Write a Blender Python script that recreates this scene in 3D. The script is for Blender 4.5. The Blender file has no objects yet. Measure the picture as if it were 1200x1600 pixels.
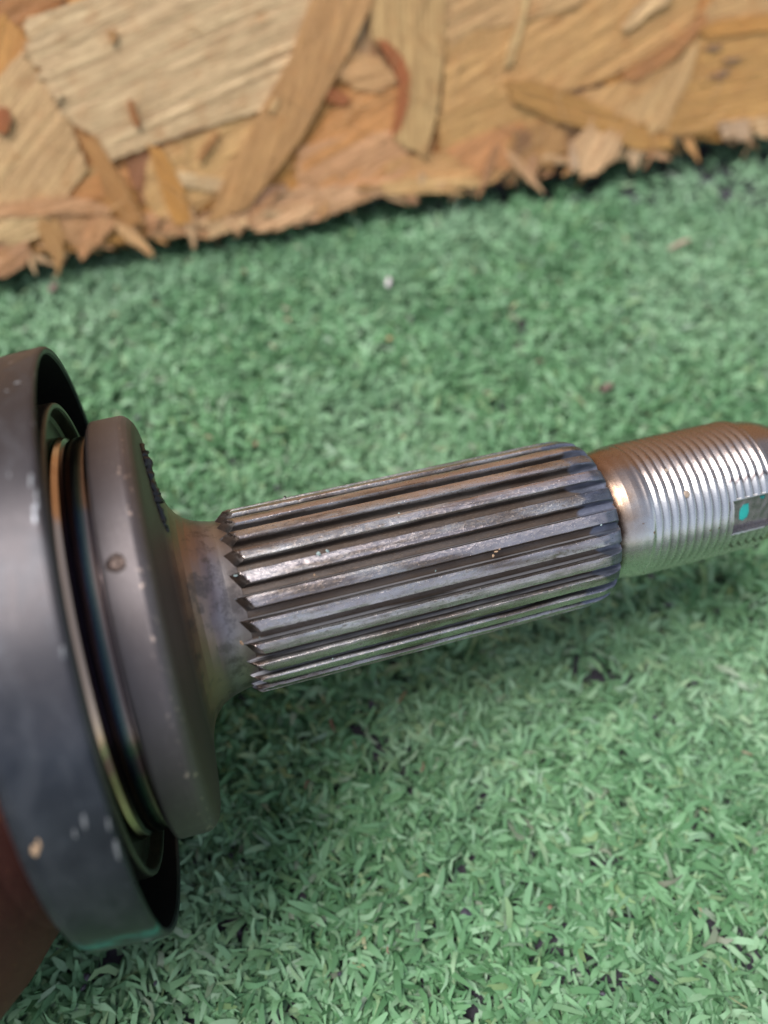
import bpy, bmesh, math, random
import numpy as np
from mathutils import Matrix, Vector, noise
from mathutils.geometry import delaunay_2d_cdt
random.seed(7); RNG = np.random.default_rng(7)
MM = 0.001
S = bpy.context.scene
COL = S.collection

# ------------------------------------------------------------------ camera
PITCH = math.radians(57.0)
FPX = 1270.0                      # focal length in pixels of a 1200 x 1600 picture
CAM = Vector((0, 0, 0.1575))
cd = bpy.data.cameras.new('camera'); cam = bpy.data.objects.new('camera', cd); COL.objects.link(cam)
cam.location = CAM
cam.rotation_euler = (math.radians(90) - PITCH, 0, 0)
cd.sensor_fit = 'VERTICAL'; cd.sensor_height = 24; cd.sensor_width = 18
cd.lens = FPX / 1600 * 24
cd.clip_start = 0.005; cd.clip_end = 200
cd.dof.use_dof = True; cd.dof.focus_distance = 0.120
cd.dof.aperture_fstop = cd.lens / 3.1     # a phone's 3.1 mm pupil
S.camera = cam
# ------------------------------------------------------------------ sky, sun, exposure
SUN_EL, SUN_AZ = math.radians(68), math.radians(257)      # azimuth clockwise from +Y
w = bpy.data.worlds.new('World'); S.world = w; w.use_nodes = True
nt = w.node_tree; bg = nt.nodes['Background']
sky = nt.nodes.new('ShaderNodeTexSky'); sky.sky_type = 'NISHITA'; sky.sun_disc = False
sky.sun_elevation = SUN_EL; sky.sun_rotation = SUN_AZ
sky.air_density = 1.0; sky.dust_density = 1.5; sky.ozone_density = 1.0
hs = nt.nodes.new('ShaderNodeHueSaturation'); hs.inputs['Saturation'].default_value = 0.58
nt.links.new(sky.outputs[0], hs.inputs['Color']); nt.links.new(hs.outputs[0], bg.inputs[0])
bg.inputs[1].default_value = 0.095
sl = bpy.data.lights.new('sun', 'SUN'); so = bpy.data.objects.new('sun', sl); COL.objects.link(so)
sl.energy = 2.3; sl.angle = math.radians(32); sl.color = (1.0, 0.995, 0.985)
sd = Vector((math.sin(SUN_AZ)*math.cos(SUN_EL), math.cos(SUN_AZ)*math.cos(SUN_EL), math.sin(SUN_EL)))
so.rotation_euler = sd.to_track_quat('Z', 'Y').to_euler(); so.location = (0, 0, 1)
S.view_settings.view_transform = 'Standard'; S.view_settings.look = 'None'
S.view_settings.exposure = 0.98; S.view_settings.gamma = 1.0
S.render.engine = 'CYCLES'
S.cycles.max_bounces = 6; S.cycles.glossy_bounces = 4; S.cycles.diffuse_bounces = 3
S.cycles.sample_clamp_indirect = 4.0

# ------------------------------------------------------------------ helpers
def tag(o, label=None, cat=None, group=None, kind=None):
    for k, v in (('label', label), ('category', cat), ('group', group), ('kind', kind)):
        if v: o[k] = v
    return o
def link(o, parent=None):
    COL.objects.link(o)
    if parent: o.parent = parent
    return o
def mesh_np(name, V, F, mat, parent=None, smooth=True):
    """V (n,3); F list of faces or an (m,k) array"""
    me = bpy.data.meshes.new(name)
    if isinstance(F, np.ndarray):
        m, k = F.shape
        me.vertices.add(len(V)); me.vertices.foreach_set('co', np.asarray(V, np.float32).ravel())
        me.loops.add(m*k); me.loops.foreach_set('vertex_index', F.astype(np.int32).ravel())
        me.polygons.add(m); me.polygons.foreach_set('loop_start', np.arange(0, m*k, k, dtype=np.int32))
        me.polygons.foreach_set('loop_total', np.full(m, k, np.int32))
        me.update(calc_edges=True); me.validate()
    else:
        me.from_pydata([tuple(v) for v in V], [], F); me.update()
    if smooth: me.polygons.foreach_set('use_smooth', np.ones(len(me.polygons), bool))
    me.materials.append(mat)
    return link(bpy.data.objects.new(name, me), parent)

class NT:
    """small node builder"""
    def __init__(s, name, disp=False):
        s.m = bpy.data.materials.new(name); s.m.use_nodes = True
        s.t = s.m.node_tree; s.b = s.t.nodes['Principled BSDF']
    def n(s, typ, props=None, **inp):
        nd = s.t.nodes.new('ShaderNode' + typ)
        for k, v in (props or {}).items(): setattr(nd, k, v)
        for k, v in inp.items():
            key = int(k[1:]) if k[0] == '_' and k[1:].isdigit() else k.replace('_', ' ')
            s.set(nd, key, v)
        return nd
    def set(s, nd, key, v):
        sock = nd.inputs[key]
        if hasattr(v, 'node') or hasattr(v, 'is_output'): s.t.links.new(v, sock)
        elif isinstance(v, tuple) and len(v) == 3 and sock.type == 'RGBA': sock.default_value = (*v, 1)
        else: sock.default_value = v
    def math(s, op, a, b=0.0, c=0.0, clamp=False):
        nd = s.n('Math', {'operation': op, 'use_clamp': clamp})
        for i, v in enumerate((a, b, c)): s.set(nd, i, v)
        return nd.outputs[0]
    def mix(s, f, a, b, mode='MIX'):
        nd = s.n('Mix', {'data_type': 'RGBA', 'blend_type': mode})
        s.set(nd, 0, f); s.set(nd, 6, a); s.set(nd, 7, b)
        return nd.outputs[2]
    def ramp(s, f, stops, interp='LINEAR'):
        nd = s.n('ValToRGB'); s.set(nd, 0, f); r = nd.color_ramp; r.interpolation = interp
        while len(r.elements) < len(stops): r.elements.new(0.5)
        for e, (p, c) in zip(r.elements, stops):
            e.position = p; e.color = (*c, 1) if isinstance(c, tuple) else (c, c, c, 1)
        return nd.outputs[0]
    def noise(s, vec, scale, detail=4, rough=0.55, dist=0.0):
        return s.n('TexNoise', None, Vector=vec, Scale=scale, Detail=detail, Roughness=rough, Distortion=dist).outputs[0]
    def step(s, v, lo, hi):      # 0 below lo, 1 above hi
        return s.n('MapRange', {'interpolation_type': 'SMOOTHSTEP'}, Value=v, From_Min=lo, From_Max=hi).outputs[0]
    def band(s, v, a, b, soft):
        return s.math('MULTIPLY', s.step(v, a-soft, a+soft), s.math('SUBTRACT', 1.0, s.step(v, b-soft, b+soft)))
    def map(s, vec, scale=(1,1,1), loc=(0,0,0), rot=(0,0,0)):
        return s.n('Mapping', None, Vector=vec, Scale=scale, Location=loc, Rotation=rot).outputs[0]
    def bump(s, h, strength, dist, normal=None):
        nd = s.n('Bump', None, Height=h, Strength=strength, Distance=dist)
        if normal: s.set(nd, 'Normal', normal)
        return nd.outputs[0]
    def out(s, **k):
        for a, v in k.items(): s.set(s.b, a.replace('_', ' '), v)
        return s.m

# ------------------------------------------------------------------ shaft frame, in millimetres along its own axis
D = Vector((0.95274, 0.29645, -0.06635)).normalized()
PW = Vector((0.005566, 0.064261, -0.112714))
Zl = (Vector((0, 0, 1)) - D * D.z).normalized(); Yl = Zl.cross(D).normalized()
shaft = link(bpy.data.objects.new('drive_shaft_stub', None)); shaft.empty_display_size = 0.01
R3 = Matrix((D, Yl, Zl)).transposed()
shaft.matrix_world = Matrix.Translation(CAM + PW) @ R3.to_4x4()
tag(shaft, 'splined and threaded steel stub shaft with wide dark flange ring lying on artificial turf', 'drive shaft')

def lathe(name, prof, mat, n=256, parent=shaft, closed=False):
    """prof: list of (s, r) in mm"""
    pr = np.array(prof, float) * MM; k = len(pr)
    a = np.linspace(0, 2*np.pi, n, endpoint=False)
    V = np.stack([np.broadcast_to(pr[:, 0], (n, k)), np.sin(a)[:, None]*pr[:, 1], np.cos(a)[:, None]*pr[:, 1]], -1).reshape(-1, 3)
    i = np.arange(n)[:, None]; j = np.arange(k if closed else k-1)[None]
    j2 = (j+1) % k; i2 = (i+1) % n
    F = np.stack([i*k+j, i*k+j2, i2*k+j2, i2*k+j], -1).reshape(-1, 4)
    return mesh_np(name, V, F, mat, parent)
def dense(prof, step=0.35, rnd=1):
    """subdivide a profile so smooth shading keeps its corners"""
    out = []
    for (a, b) in zip(prof[:-1], prof[1:]):
        L = math.hypot(b[0]-a[0], b[1]-a[1]); m = max(1, int(L/step))
        ts = [0.0] + ([0.04/L] if L > 0.3 else []) + [q/m for q in range(1, m)] + ([1-0.04/L] if L > 0.3 else [])
        out += [(a[0]+(b[0]-a[0])*t, a[1]+(b[1]-a[1])*t) for t in ts]
    return out + [prof[-1]]

def shaft_coords(T):
    tc = T.n('TexCoord', {'object': shaft}); v = tc.outputs['Object']
    v = T.n('VectorMath', {'operation': 'SCALE'}, _0=v, Scale=1000.0).outputs[0]        # millimetres
    sp = T.n('SeparateXYZ', None, Vector=v)
    x, y, z = sp.outputs
    r = T.math('SQRT', T.math('ADD', T.math('MULTIPLY', y, y), T.math('MULTIPLY', z, z)))
    phi = T.math('ARCTAN2', y, z)
    return v, x, y, z, r, phi

def px_to_shaft(px, py, r):
    """point of the cylinder of radius r (mm) seen at a pixel -> (s, phi)"""
    c, sn = math.cos(PITCH), math.sin(PITCH)
    x, y = (px-600)/FPX, (py-800)/FPX
    ray = Vector((x, c - y*sn, -sn - y*c))
    o = -PW; o = Vector((o.dot(D), o.dot(Yl), o.dot(Zl)))*1000
    d = Vector((ray.dot(D), ray.dot(Yl), ray.dot(Zl))).normalized()
    A = d.y**2+d.z**2; B = o.y*d.y+o.z*d.z; C = o.y**2+o.z**2-r*r
    disc = B*B-A*C
    t = (-B-math.sqrt(max(disc, 0)))/A
    p = o+d*t
    return p.x, math.atan2(p.y, p.z)
SLOT_S, _ = px_to_shaft(1147, 805, 11.3); _, SA = px_to_shaft(1150, 783, 11.3); _, SB = px_to_shaft(1150, 834, 11.3)
SLOT_PHI = (SA+SB)/2; SLOT_W = abs(SA-SB)/2*11.3

# ------------------------------------------------------------------ metals
def mat_ring():
    TQ0 = px_to_shaft(190, 1462, 41.2)[1]-0.10; TQ1 = TQ0+0.10
    T = NT('dark_coated_steel'); v, x, y, z, r, phi = shaft_coords(T)
    big = T.noise(v, 0.09, 4); fine = T.noise(v, 1.4, 5, 0.65)
    ln = T.noise(T.map(v, (2.2, 0.08, 0.08)), 1.0, 4, 0.6)
    base = T.mix(T.step(big, 0.35, 0.7), (0.036, 0.039, 0.047), (0.064, 0.069, 0.081))
    base = T.mix(T.step(T.math('ADD', z, T.math('MULTIPLY', big, 16)), 36, 50), base, (0.058, 0.051, 0.053))    # board's warm reflection painted on the upper side
    base = T.mix(T.math('MULTIPLY', T.step(fine, 0.55, 0.75), 0.35), base, (0.10, 0.09, 0.09))
    # scuffs: short pale scratches, mostly near the front edge
    sc = T.noise(T.map(v, (0.42, 0.19, 0.19), (3.1, 0.7, 0)), 1.0, 2, 0.5)
    edge = T.step(x, -52.5, -46.8)
    scm = T.step(T.math('ADD', sc, T.math('MULTIPLY', edge, 0.075)), 0.735, 0.775)
    scr = T.noise(T.map(v, (2.4, 0.25, 0.25), (0, 5, 0)), 1.0, 3, 0.7)
    scr = T.math('MULTIPLY', T.step(scr, 0.66, 0.76), 0.35)
    m = T.math('MAXIMUM', T.math('MULTIPLY', scm, 0.6), scr)
    base = T.mix(m, base, (0.40, 0.41, 0.44))
    # turquoise paint smear low on the barrel
    tq = T.math('MULTIPLY', T.band(phi, TQ0, TQ1, 0.02), T.step(T.noise(T.map(v, (0.3, 1, 1)), 0.6, 3), 0.42, 0.55))
    base = T.mix(T.math('MULTIPLY', tq, 0.8), base, (0.06, 0.33, 0.30))
    ro = T.math('ADD', 0.36, T.math('MULTIPLY', fine, 0.14))
    sm_ = T.noise(T.map(v, (0.25, 0.12, 0.12), (9, 2, 0)), 1.0, 4, 0.6, 0.8)
    ro = T.math('ADD', ro, T.math('MULTIPLY', T.math('SUBTRACT', sm_, 0.5), 0.40))
    base = T.mix(T.math('MULTIPLY', T.step(sm_, 0.48, 0.66), 0.28), base, (0.105, 0.108, 0.118))
    nb = T.bump(T.math('ADD', fine, T.math('MULTIPLY', ln, 0.8)), 0.35, 0.00006)
    nb = T.bump(m, 0.5, 0.0001, nb)
    return T.out(Base_Color=base, Metallic=0.75, Roughness=ro, Specular_IOR_Level=0.35, Normal=nb)
def mat_black():
    T = NT('black_inner_coating'); v, *_ = shaft_coords(T)
    return T.out(Base_Color=T.mix(T.noise(v, 0.5), (0.006, 0.006, 0.007), (0.016, 0.014, 0.013)), Roughness=0.8, Specular_IOR_Level=0.15)
def mat_lip():
    T = NT('oily_grey_steel'); v, x, y, z, r, phi = shaft_coords(T)
    nz = T.noise(v, 0.8, 4)
    c = T.mix(nz, (0.06, 0.055, 0.048), (0.13, 0.12, 0.105))
    return T.out(Base_Color=c, Metallic=0.85, Roughness=0.36, Normal=T.bump(nz, 0.3, 0.0001))
def mat_seat():
    T = NT('polished_heat_tinted_steel'); v, x, y, z, r, phi = shaft_coords(T)
    t = T.n('MapRange', None, Value=x, From_Min=-51.0, From_Max=-43.5).outputs[0]
    wob = T.noise(T.map(v, (1, 0.06, 0.06)), 1.2, 3)
    t = T.math('ADD', t, T.math('MULTIPLY', T.math('SUBTRACT', wob, 0.5), 0.05))
    c = T.ramp(t, [(0.0, (0.20, 0.16, 0.12)), (0.345, (0.12, 0.09, 0.06)), (0.37, (0.64, 0.44, 0.30)), (0.455, (0.64, 0.46, 0.33)), (0.475, (0.08, 0.04, 0.03)),  # orange band has the board's reflection painted in; the others are heat tint
                   (0.56, (0.05, 0.05, 0.10)), (0.63, (0.32, 0.16, 0.12)), (0.68, (0.07, 0.10, 0.18)), (0.76, (0.14, 0.24, 0.22)),
                   (0.84, (0.36, 0.26, 0.22)), (0.93, (0.40, 0.30, 0.28)), (1.0, (0.10, 0.08, 0.08))])
    lines = T.noise(T.map(v, (9, 0.02, 0.02)), 1.0, 3, 0.7)
    c = T.mix(T.math('MULTIPLY', lines, 0.35), c, (0.03, 0.03, 0.04))
    return T.out(Base_Color=c, Metallic=1.0, Roughness=0.16, Normal=T.bump(lines, 0.25, 0.00003))
def mat_flange():
    T = NT('brown_grey_forged_steel'); v, x, y, z, r, phi = shaft_coords(T)
    big = T.noise(v, 0.13, 4); fine = T.noise(v, 2.2, 5, 0.6)
    c = T.mix(big, (0.12, 0.098, 0.093), (0.19, 0.165, 0.165))
    c = T.mix(T.step(T.math('ADD', T.math('MULTIPLY', z, -0.03), big), 0.55, 1.2), c, (0.16, 0.15, 0.165))
    c = T.mix(T.math('MULTIPLY', T.step(fine, 0.60, 0.8), 0.45), c, (0.09, 0.065, 0.05))
    sw = T.noise(T.map(v, (0.25, 3.2, 3.2), (3, 0, 0)), 1.0, 3, 0.6); sl2 = T.noise(T.map(v, (5.0, 0.35, 0.35)), 1.0, 4, 0.65)
    c = T.mix(T.math('MULTIPLY', T.step(sl2, 0.55, 0.75), 0.35), c, (0.33, 0.29, 0.28))
    c = T.mix(T.math('MULTIPLY', T.step(sw, 0.66, 0.72), 0.30), c, (0.42, 0.37, 0.35))
    # worn bright nicks along the front corner
    nk = T.noise(T.map(v, (1.2, 0.75, 0.75)), 1.0, 3, 0.6)
    e = T.math('MULTIPLY', T.band(x, -40.1, -38.6, 0.35), T.step(nk, 0.60, 0.68))
    c = T.mix(T.math('MULTIPLY', e, 0.8), c, (0.62, 0.48, 0.40))
    # oily brown front face
    face = T.math('MULTIPLY', T.step(x, -38.9, -38.0), T.step(r, 17.0, 20.0))
    c = T.mix(T.math('MULTIPLY', face, 0.7), c, (0.10, 0.075, 0.055))
    # heat tint of the neck
    t = T.n('MapRange', None, Value=x, From_Min=-37.6, From_Max=-29.5).outputs[0]
    t = T.math('ADD', t, T.math('MULTIPLY', T.math('SUBTRACT', T.noise(v, 0.35, 3), 0.5), 0.22))
    neck = T.ramp(t, [(0.0, (0.06, 0.05, 0.04)), (0.08, (0.12, 0.085, 0.055)), (0.24, (0.32, 0.20, 0.13)), (0.46, (0.31, 0.22, 0.18)),
                      (0.60, (0.22, 0.17, 0.17)), (0.74, (0.30, 0.26, 0.27)), (0.9, (0.34, 0.29, 0.26)), (1.0, (0.26, 0.21, 0.18))])
    dk = T.step(T.noise(T.map(v, loc=(4.2, 1.0, 0)), 0.28, 5, 0.65), 0.50, 0.64)
    neck = T.mix(T.math('MULTIPLY', dk, 0.7), neck, (0.09, 0.075, 0.07))
    gr = T.noise(T.map(v, (7, 0.5, 0.5)), 1.0, 3, 0.6)
    neck = T.mix(T.math('MULTIPLY', gr, 0.3), neck, (0.2, 0.17, 0.15))
    isn = T.math('MULTIPLY', T.step(x, -37.3, -36.6), T.math('SUBTRACT', 1.0, T.step(r, 16.5, 20.0)))
    c = T.mix(isn, c, neck)
    ro = T.math('ADD', T.math('MULTIPLY', isn, -0.12), T.math('ADD', 0.45, T.math('MULTIPLY', fine, 0.15)))
    nb = T.bump(T.math('ADD', fine, T.math('MULTIPLY', gr, 0.7)), 0.4, 0.00006)
    return T.out(Base_Color=c, Metallic=0.88, Roughness=ro, Normal=nb)
NT_ = 25; PH0 = math.radians(-1.2)
def mat_spline():
    T = NT('grimy_machined_steel'); v, x, y, z, r, phi = shaft_coords(T)
    vs = T.map(v, (0.35, 1, 1))
    n1 = T.noise(vs, 0.55, 5, 0.6); n2 = T.noise(T.map(v, (0.55, 1, 1)), 2.6, 5, 0.68); n3 = T.noise(T.map(v, (0.25, 1, 1), (0, 9, 3)), 0.35, 3)
    steel = T.mix(T.step(n3, 0.35, 0.65), (0.24, 0.19, 0.16), (0.54, 0.51, 0.49))
    pit = T.math('MAXIMUM', T.step(n2, 0.53, 0.64), T.step(T.noise(T.map(v, (0.8, 1, 1), (3, 3, 9)), 4.5, 2), 0.64, 0.70))
    steel = T.mix(T.math('MULTIPLY', pit, 0.62), steel, (0.13, 0.09, 0.065))
    # dark reflection painted into the flank colour, brown grime on the groove floors
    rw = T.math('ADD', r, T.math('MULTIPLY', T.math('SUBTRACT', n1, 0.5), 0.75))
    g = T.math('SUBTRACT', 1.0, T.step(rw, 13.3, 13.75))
    dirt_shade = T.mix(T.step(rw, 12.55, 12.85), T.mix(n1, (0.125, 0.085, 0.06), (0.045, 0.032, 0.025)), (0.016, 0.013, 0.012))
    c = T.mix(T.math('MULTIPLY', g, 0.9), steel, dirt_shade)
    ends = T.math('SUBTRACT', 1.0, T.step(T.math('SUBTRACT', x, T.math('MULTIPLY', r, 1.15)), -43.9, -43.2))  # end cones of the teeth: brown tone with their shade painted in
    ends = T.math('MULTIPLY', ends, T.math('SUBTRACT', 1.0, T.step(x, -27.6, -27.0)))
    c = T.mix(T.math('MULTIPLY', ends, 0.7), c, (0.09, 0.06, 0.045))
    # broken bright line painted on each upper flank, standing in for reflected sky
    tp_ = T.math('FRACT', T.math('ADD', T.math('MULTIPLY', T.math('SUBTRACT', phi, PH0), NT_/(2*math.pi)), 100.5))
    sky_glint = T.math('MULTIPLY', T.step(tp_, 0.72, 0.76), T.band(r, 12.62, 13.15, 0.10))
    sky_glint = T.math('MULTIPLY', sky_glint, T.step(T.noise(T.map(v, (0.10, 1, 1), (7, 1, 0)), 0.45, 3), 0.38, 0.5))
    c = T.mix(T.math('MULTIPLY', sky_glint, 0.8), c, (0.42, 0.41, 0.43))
    # heat-blued run-out end with a ragged border
    edge = T.math('ADD', x, T.math('MULTIPLY', T.math('SUBTRACT', T.noise(T.map(v, (0.12, 1, 1), (2, 0, 5)), 0.30, 2), 0.5), 11.0))
    bl = T.step(edge, 23.3, 24.0)
    blue = T.mix(T.step(T.noise(T.map(v, (0.3, 1, 1)), 0.5, 2), 0.4, 0.65), (0.085, 0.105, 0.145), (0.20, 0.22, 0.29))
    c = T.mix(T.math('MULTIPLY', bl, 0.72), c, blue)
    # pale mauve burnish on some crests
    pm = T.math('MULTIPLY', T.step(r, 13.8, 13.95), T.step(T.noise(T.map(v, (0.12, 1, 1), (0, 3, 1)), 0.5, 3), 0.42, 0.55))
    c = T.mix(T.math('MULTIPLY', pm, 0.55), c, (0.62, 0.54, 0.54))
    ro = T.math('ADD', 0.13, T.math('MULTIPLY', n2, 0.34)); ro = T.math('ADD', ro, T.math('MULTIPLY', g, 0.06))
    ax = T.noise(T.map(v, (0.15, 3, 3)), 1.0, 3)
    nb = T.bump(T.math('SUBTRACT', T.math('ADD', T.math('MULTIPLY', n2, 0.6), ax), T.math('MULTIPLY', pit, 0.5)), 0.5, 0.00006)
    met = T.math('SUBTRACT', 0.95, T.math('MULTIPLY', g, 0.35))
    return T.out(Base_Color=c, Metallic=met, Roughness=ro, Specular_IOR_Level=0.2, Normal=nb)
def mat_thread():
    T = NT('bright_turned_steel'); v, x, y, z, r, phi = shaft_coords(T)
    n1 = T.noise(v, 0.5, 4); n2 = T.noise(v, 3.0, 4)
    c = T.mix(n1, (0.56, 0.55, 0.54), (0.70, 0.69, 0.68))
    # straw to orange tint on the relief, board's brown reflection painted over the thread top
    up = T.math('ADD', T.math('MULTIPLY', z, 0.08), T.math('MULTIPLY', y, 0.035))
    st = T.math('MULTIPLY', T.math('SUBTRACT', 1.0, T.step(T.math('ADD', x, T.math('MULTIPLY', n1, 4.0)), 32.0, 38.0)), T.step(up, -0.4, 0.75))
    c = T.mix(T.math('MULTIPLY', st, 0.9), c, (0.44, 0.25, 0.12))
    c = T.mix(T.math('MULTIPLY', T.step(up, 0.50, 0.95), 0.8), c, (0.26, 0.17, 0.13))
    pl = T.math('ADD', T.math('MULTIPLY', y, math.sin(SLOT_PHI)), T.math('MULTIPLY', z, math.cos(SLOT_PHI)))
    sm = T.math('MULTIPLY', T.step(x, SLOT_S-.05, SLOT_S+.05), T.math('SUBTRACT', 1.0, T.step(pl, 9.62, 9.72)))
    sm = T.math('MULTIPLY', sm, T.step(pl, 9.2, 9.45))
    c = T.mix(T.math('SUBTRACT', 1.0, T.step(T.math('ADD', x, T.math('MULTIPLY', n1, 1.6)), 30.8, 32.4)), c, (0.075, 0.045, 0.032))
    c = T.mix(T.math('MULTIPLY', T.step(x, 57.6, 58.4), 0.9), c, (0.36, 0.21, 0.11))
    c = T.mix(T.math('MULTIPLY', sm, 0.9), c, T.mix(T.step(n1, 0.3, 0.7), (0.17, 0.135, 0.13), (0.27, 0.22, 0.22)))
    sp = T.step(T.noise(T.map(v, loc=(1, 7, 2)), 0.75, 1), 0.755, 0.775)
    c = T.mix(sp, c, (0.32, 0.20, 0.14))
    # darker grey tone in the thread roots
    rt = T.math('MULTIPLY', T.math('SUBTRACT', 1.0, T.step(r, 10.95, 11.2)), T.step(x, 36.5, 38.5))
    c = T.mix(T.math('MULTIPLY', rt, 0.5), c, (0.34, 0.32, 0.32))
    ro = T.math('ADD', 0.20, T.math('MULTIPLY', n2, 0.12))
    return T.out(Base_Color=c, Metallic=0.97, Roughness=ro, Normal=T.bump(n2, 0.3, 0.00003))
def mat_bell():
    T = NT('rust_brown_cast_steel'); v, *_ = shaft_coords(T)
    n = T.noise(v, 0.25, 5); f = T.noise(v, 1.5, 5)
    c = T.mix(n, (0.055, 0.016, 0.012), (0.115, 0.034, 0.024))
    c = T.mix(T.step(f, 0.62, 0.7), c, (0.20, 0.075, 0.035))
    return T.out(Base_Color=c, Roughness=0.65, Specular_IOR_Level=0.25, Normal=T.bump(f, 0.5, 0.0003))
def plain(name, col, rough=0.5, metal=0.0, var=0.3, scale=900):
    T = NT(name); tc = T.n('TexCoord').outputs['Object']
    n = T.noise(tc, scale, 4)
    c = T.mix(n, tuple(q*(1-var) for q in col), tuple(min(1, q*(1+var)) for q in col))
    return T.out(Base_Color=c, Roughness=rough, Metallic=metal, Normal=T.bump(n, 0.4, 0.0001))

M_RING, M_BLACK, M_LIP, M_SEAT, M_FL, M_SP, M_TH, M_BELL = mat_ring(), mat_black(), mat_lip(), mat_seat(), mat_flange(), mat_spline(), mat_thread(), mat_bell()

# ------------------------------------------------------------------ the shaft, part by part
ring = lathe('dust_ring', dense([(-56.6, 36.5), (-56.9, 38.6), (-56.75, 39.6), (-56.2, 40.4), (-55.2, 40.8), (-47.4, 41.55), (-47.0, 41.5),
                                 (-46.75, 41.3), (-46.7, 41.05), (-46.8, 40.65), (-47.2, 40.5)]), M_RING, 384)
lathe('ring_lining', dense([(-47.15, 40.5), (-54.5, 40.2), (-55.6, 39.6), (-55.8, 34.0), (-56.6, 36.5)]), M_BLACK, 256, ring)
lathe('seal_lip', dense([(-55.6, 34.0), (-48.1, 34.0), (-47.75, 33.9), (-47.6, 33.65), (-47.65, 33.25), (-48.0, 33.1), (-49.5, 32.9), (-49.9, 32.4), (-50.0, 29.4), (-49.9, 28.4)]), M_LIP, 256)
lathe('bearing_seat', dense([(-50.0, 29.2), (-48.5, 29.15), (-48.25, 29.1), (-47.55, 28.85), (-47.45, 28.6), (-47.2, 28.35), (-46.9, 28.35), (-46.8, 28.6),
                             (-46.4, 28.6), (-46.3, 28.7), (-44.5, 28.7), (-44.3, 28.2), (-43.9, 28.2)], 0.3), M_SEAT, 320)
fl = lathe('shoulder_flange', dense([(-43.9, 28.0), (-43.9, 30.15), (-43.75, 30.4), (-43.4, 30.5), (-39.7, 30.6), (-39.25, 30.45), (-38.7, 30.0), (-38.2, 29.3), (-37.9, 28.4),
                               (-37.6, 26.0), (-37.3, 22.5), (-37.0, 19.8), (-36.6, 17.9), (-36.05, 16.4), (-35.3, 15.2), (-34.4, 14.3), (-33.3, 13.65), (-32.0, 13.2),
                               (-30.5, 12.85), (-28.5, 12.6)], 0.5), M_FL, 320)
# centre-punch dimple on the flange rim: a pressed ring with a copper-coloured floor
def on_surface(s, phi, r): return Vector((s*MM, math.sin(phi)*r*MM, math.cos(phi)*r*MM))
def small_lathe(name, prof, mat, pos, nrm, parent, n=28):
    q = nrm.to_track_quat('Z', 'Y').to_matrix()
    V, F = [], []
    k = len(prof)
    for i in range(n):
        a = 2*math.pi*i/n
        for (rr, h) in prof:
            jit = 1+0.06*math.sin(3*a+rr*9)
            V.append(pos + q @ Vector((rr*jit*math.cos(a), rr*jit*math.sin(a), h))*MM)
    for i in range(n):
        for j in range(k-1):
            F.append((i*k+j, i*k+j+1, ((i+1) % n)*k+j+1, ((i+1) % n)*k+j))
    return mesh_np(name, V, F, mat, parent)
M_COPPER = plain('brown_pit_floor', (0.10, 0.068, 0.055), 0.4, 0.7)
PHI_CAM = math.radians(-28)

s_, f_ = px_to_shaft(181, 880, 30.6)
p_ = on_surface(s_, f_, 30.55); n_ = Vector((0, math.sin(f_), math.cos(f_)))
small_lathe('punch_mark', [(1.15, -0.05), (1.0, 0.16), (0.85, 0.17), (0.72, 0.06), (0.5, 0.04), (0.25, 0.09), (0.001, 0.10)], M_COPPER, p_, n_, fl)

# splined section: root cylinder and 25 teeth
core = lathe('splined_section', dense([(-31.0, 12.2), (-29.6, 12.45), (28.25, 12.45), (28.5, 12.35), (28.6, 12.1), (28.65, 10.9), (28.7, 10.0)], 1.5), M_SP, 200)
def limit(s):
    """crest radius allowed at s"""
    a = 12.28 + (s+30.6)*0.50
    pts = [(22, 14.0), (24.5, 13.97), (26, 13.88), (27.2, 13.68), (28.0, 13.4), (28.45, 13.1), (28.65, 12.7)]
    b = float(np.interp(s, [p[0] for p in pts], [p[1] for p in pts]))
    return min(14.0, a, b)
st = np.unique(np.round(np.concatenate([np.linspace(-30.5, -26.8, 12), np.linspace(-26.8, 23, 90), np.linspace(23, 28.65, 16)]), 4))
half = [(12.30, 1.42), (12.42, 1.16), (12.62, 1.03), (13.0, 0.98), (13.45, 0.93), (13.84, 0.88), (13.95, 0.80), (14.0, 0.45), (14.02, 0.1)]
sec = [(r, -h) for r, h in half] + [(r, h) for r, h in reversed(half)]
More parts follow.
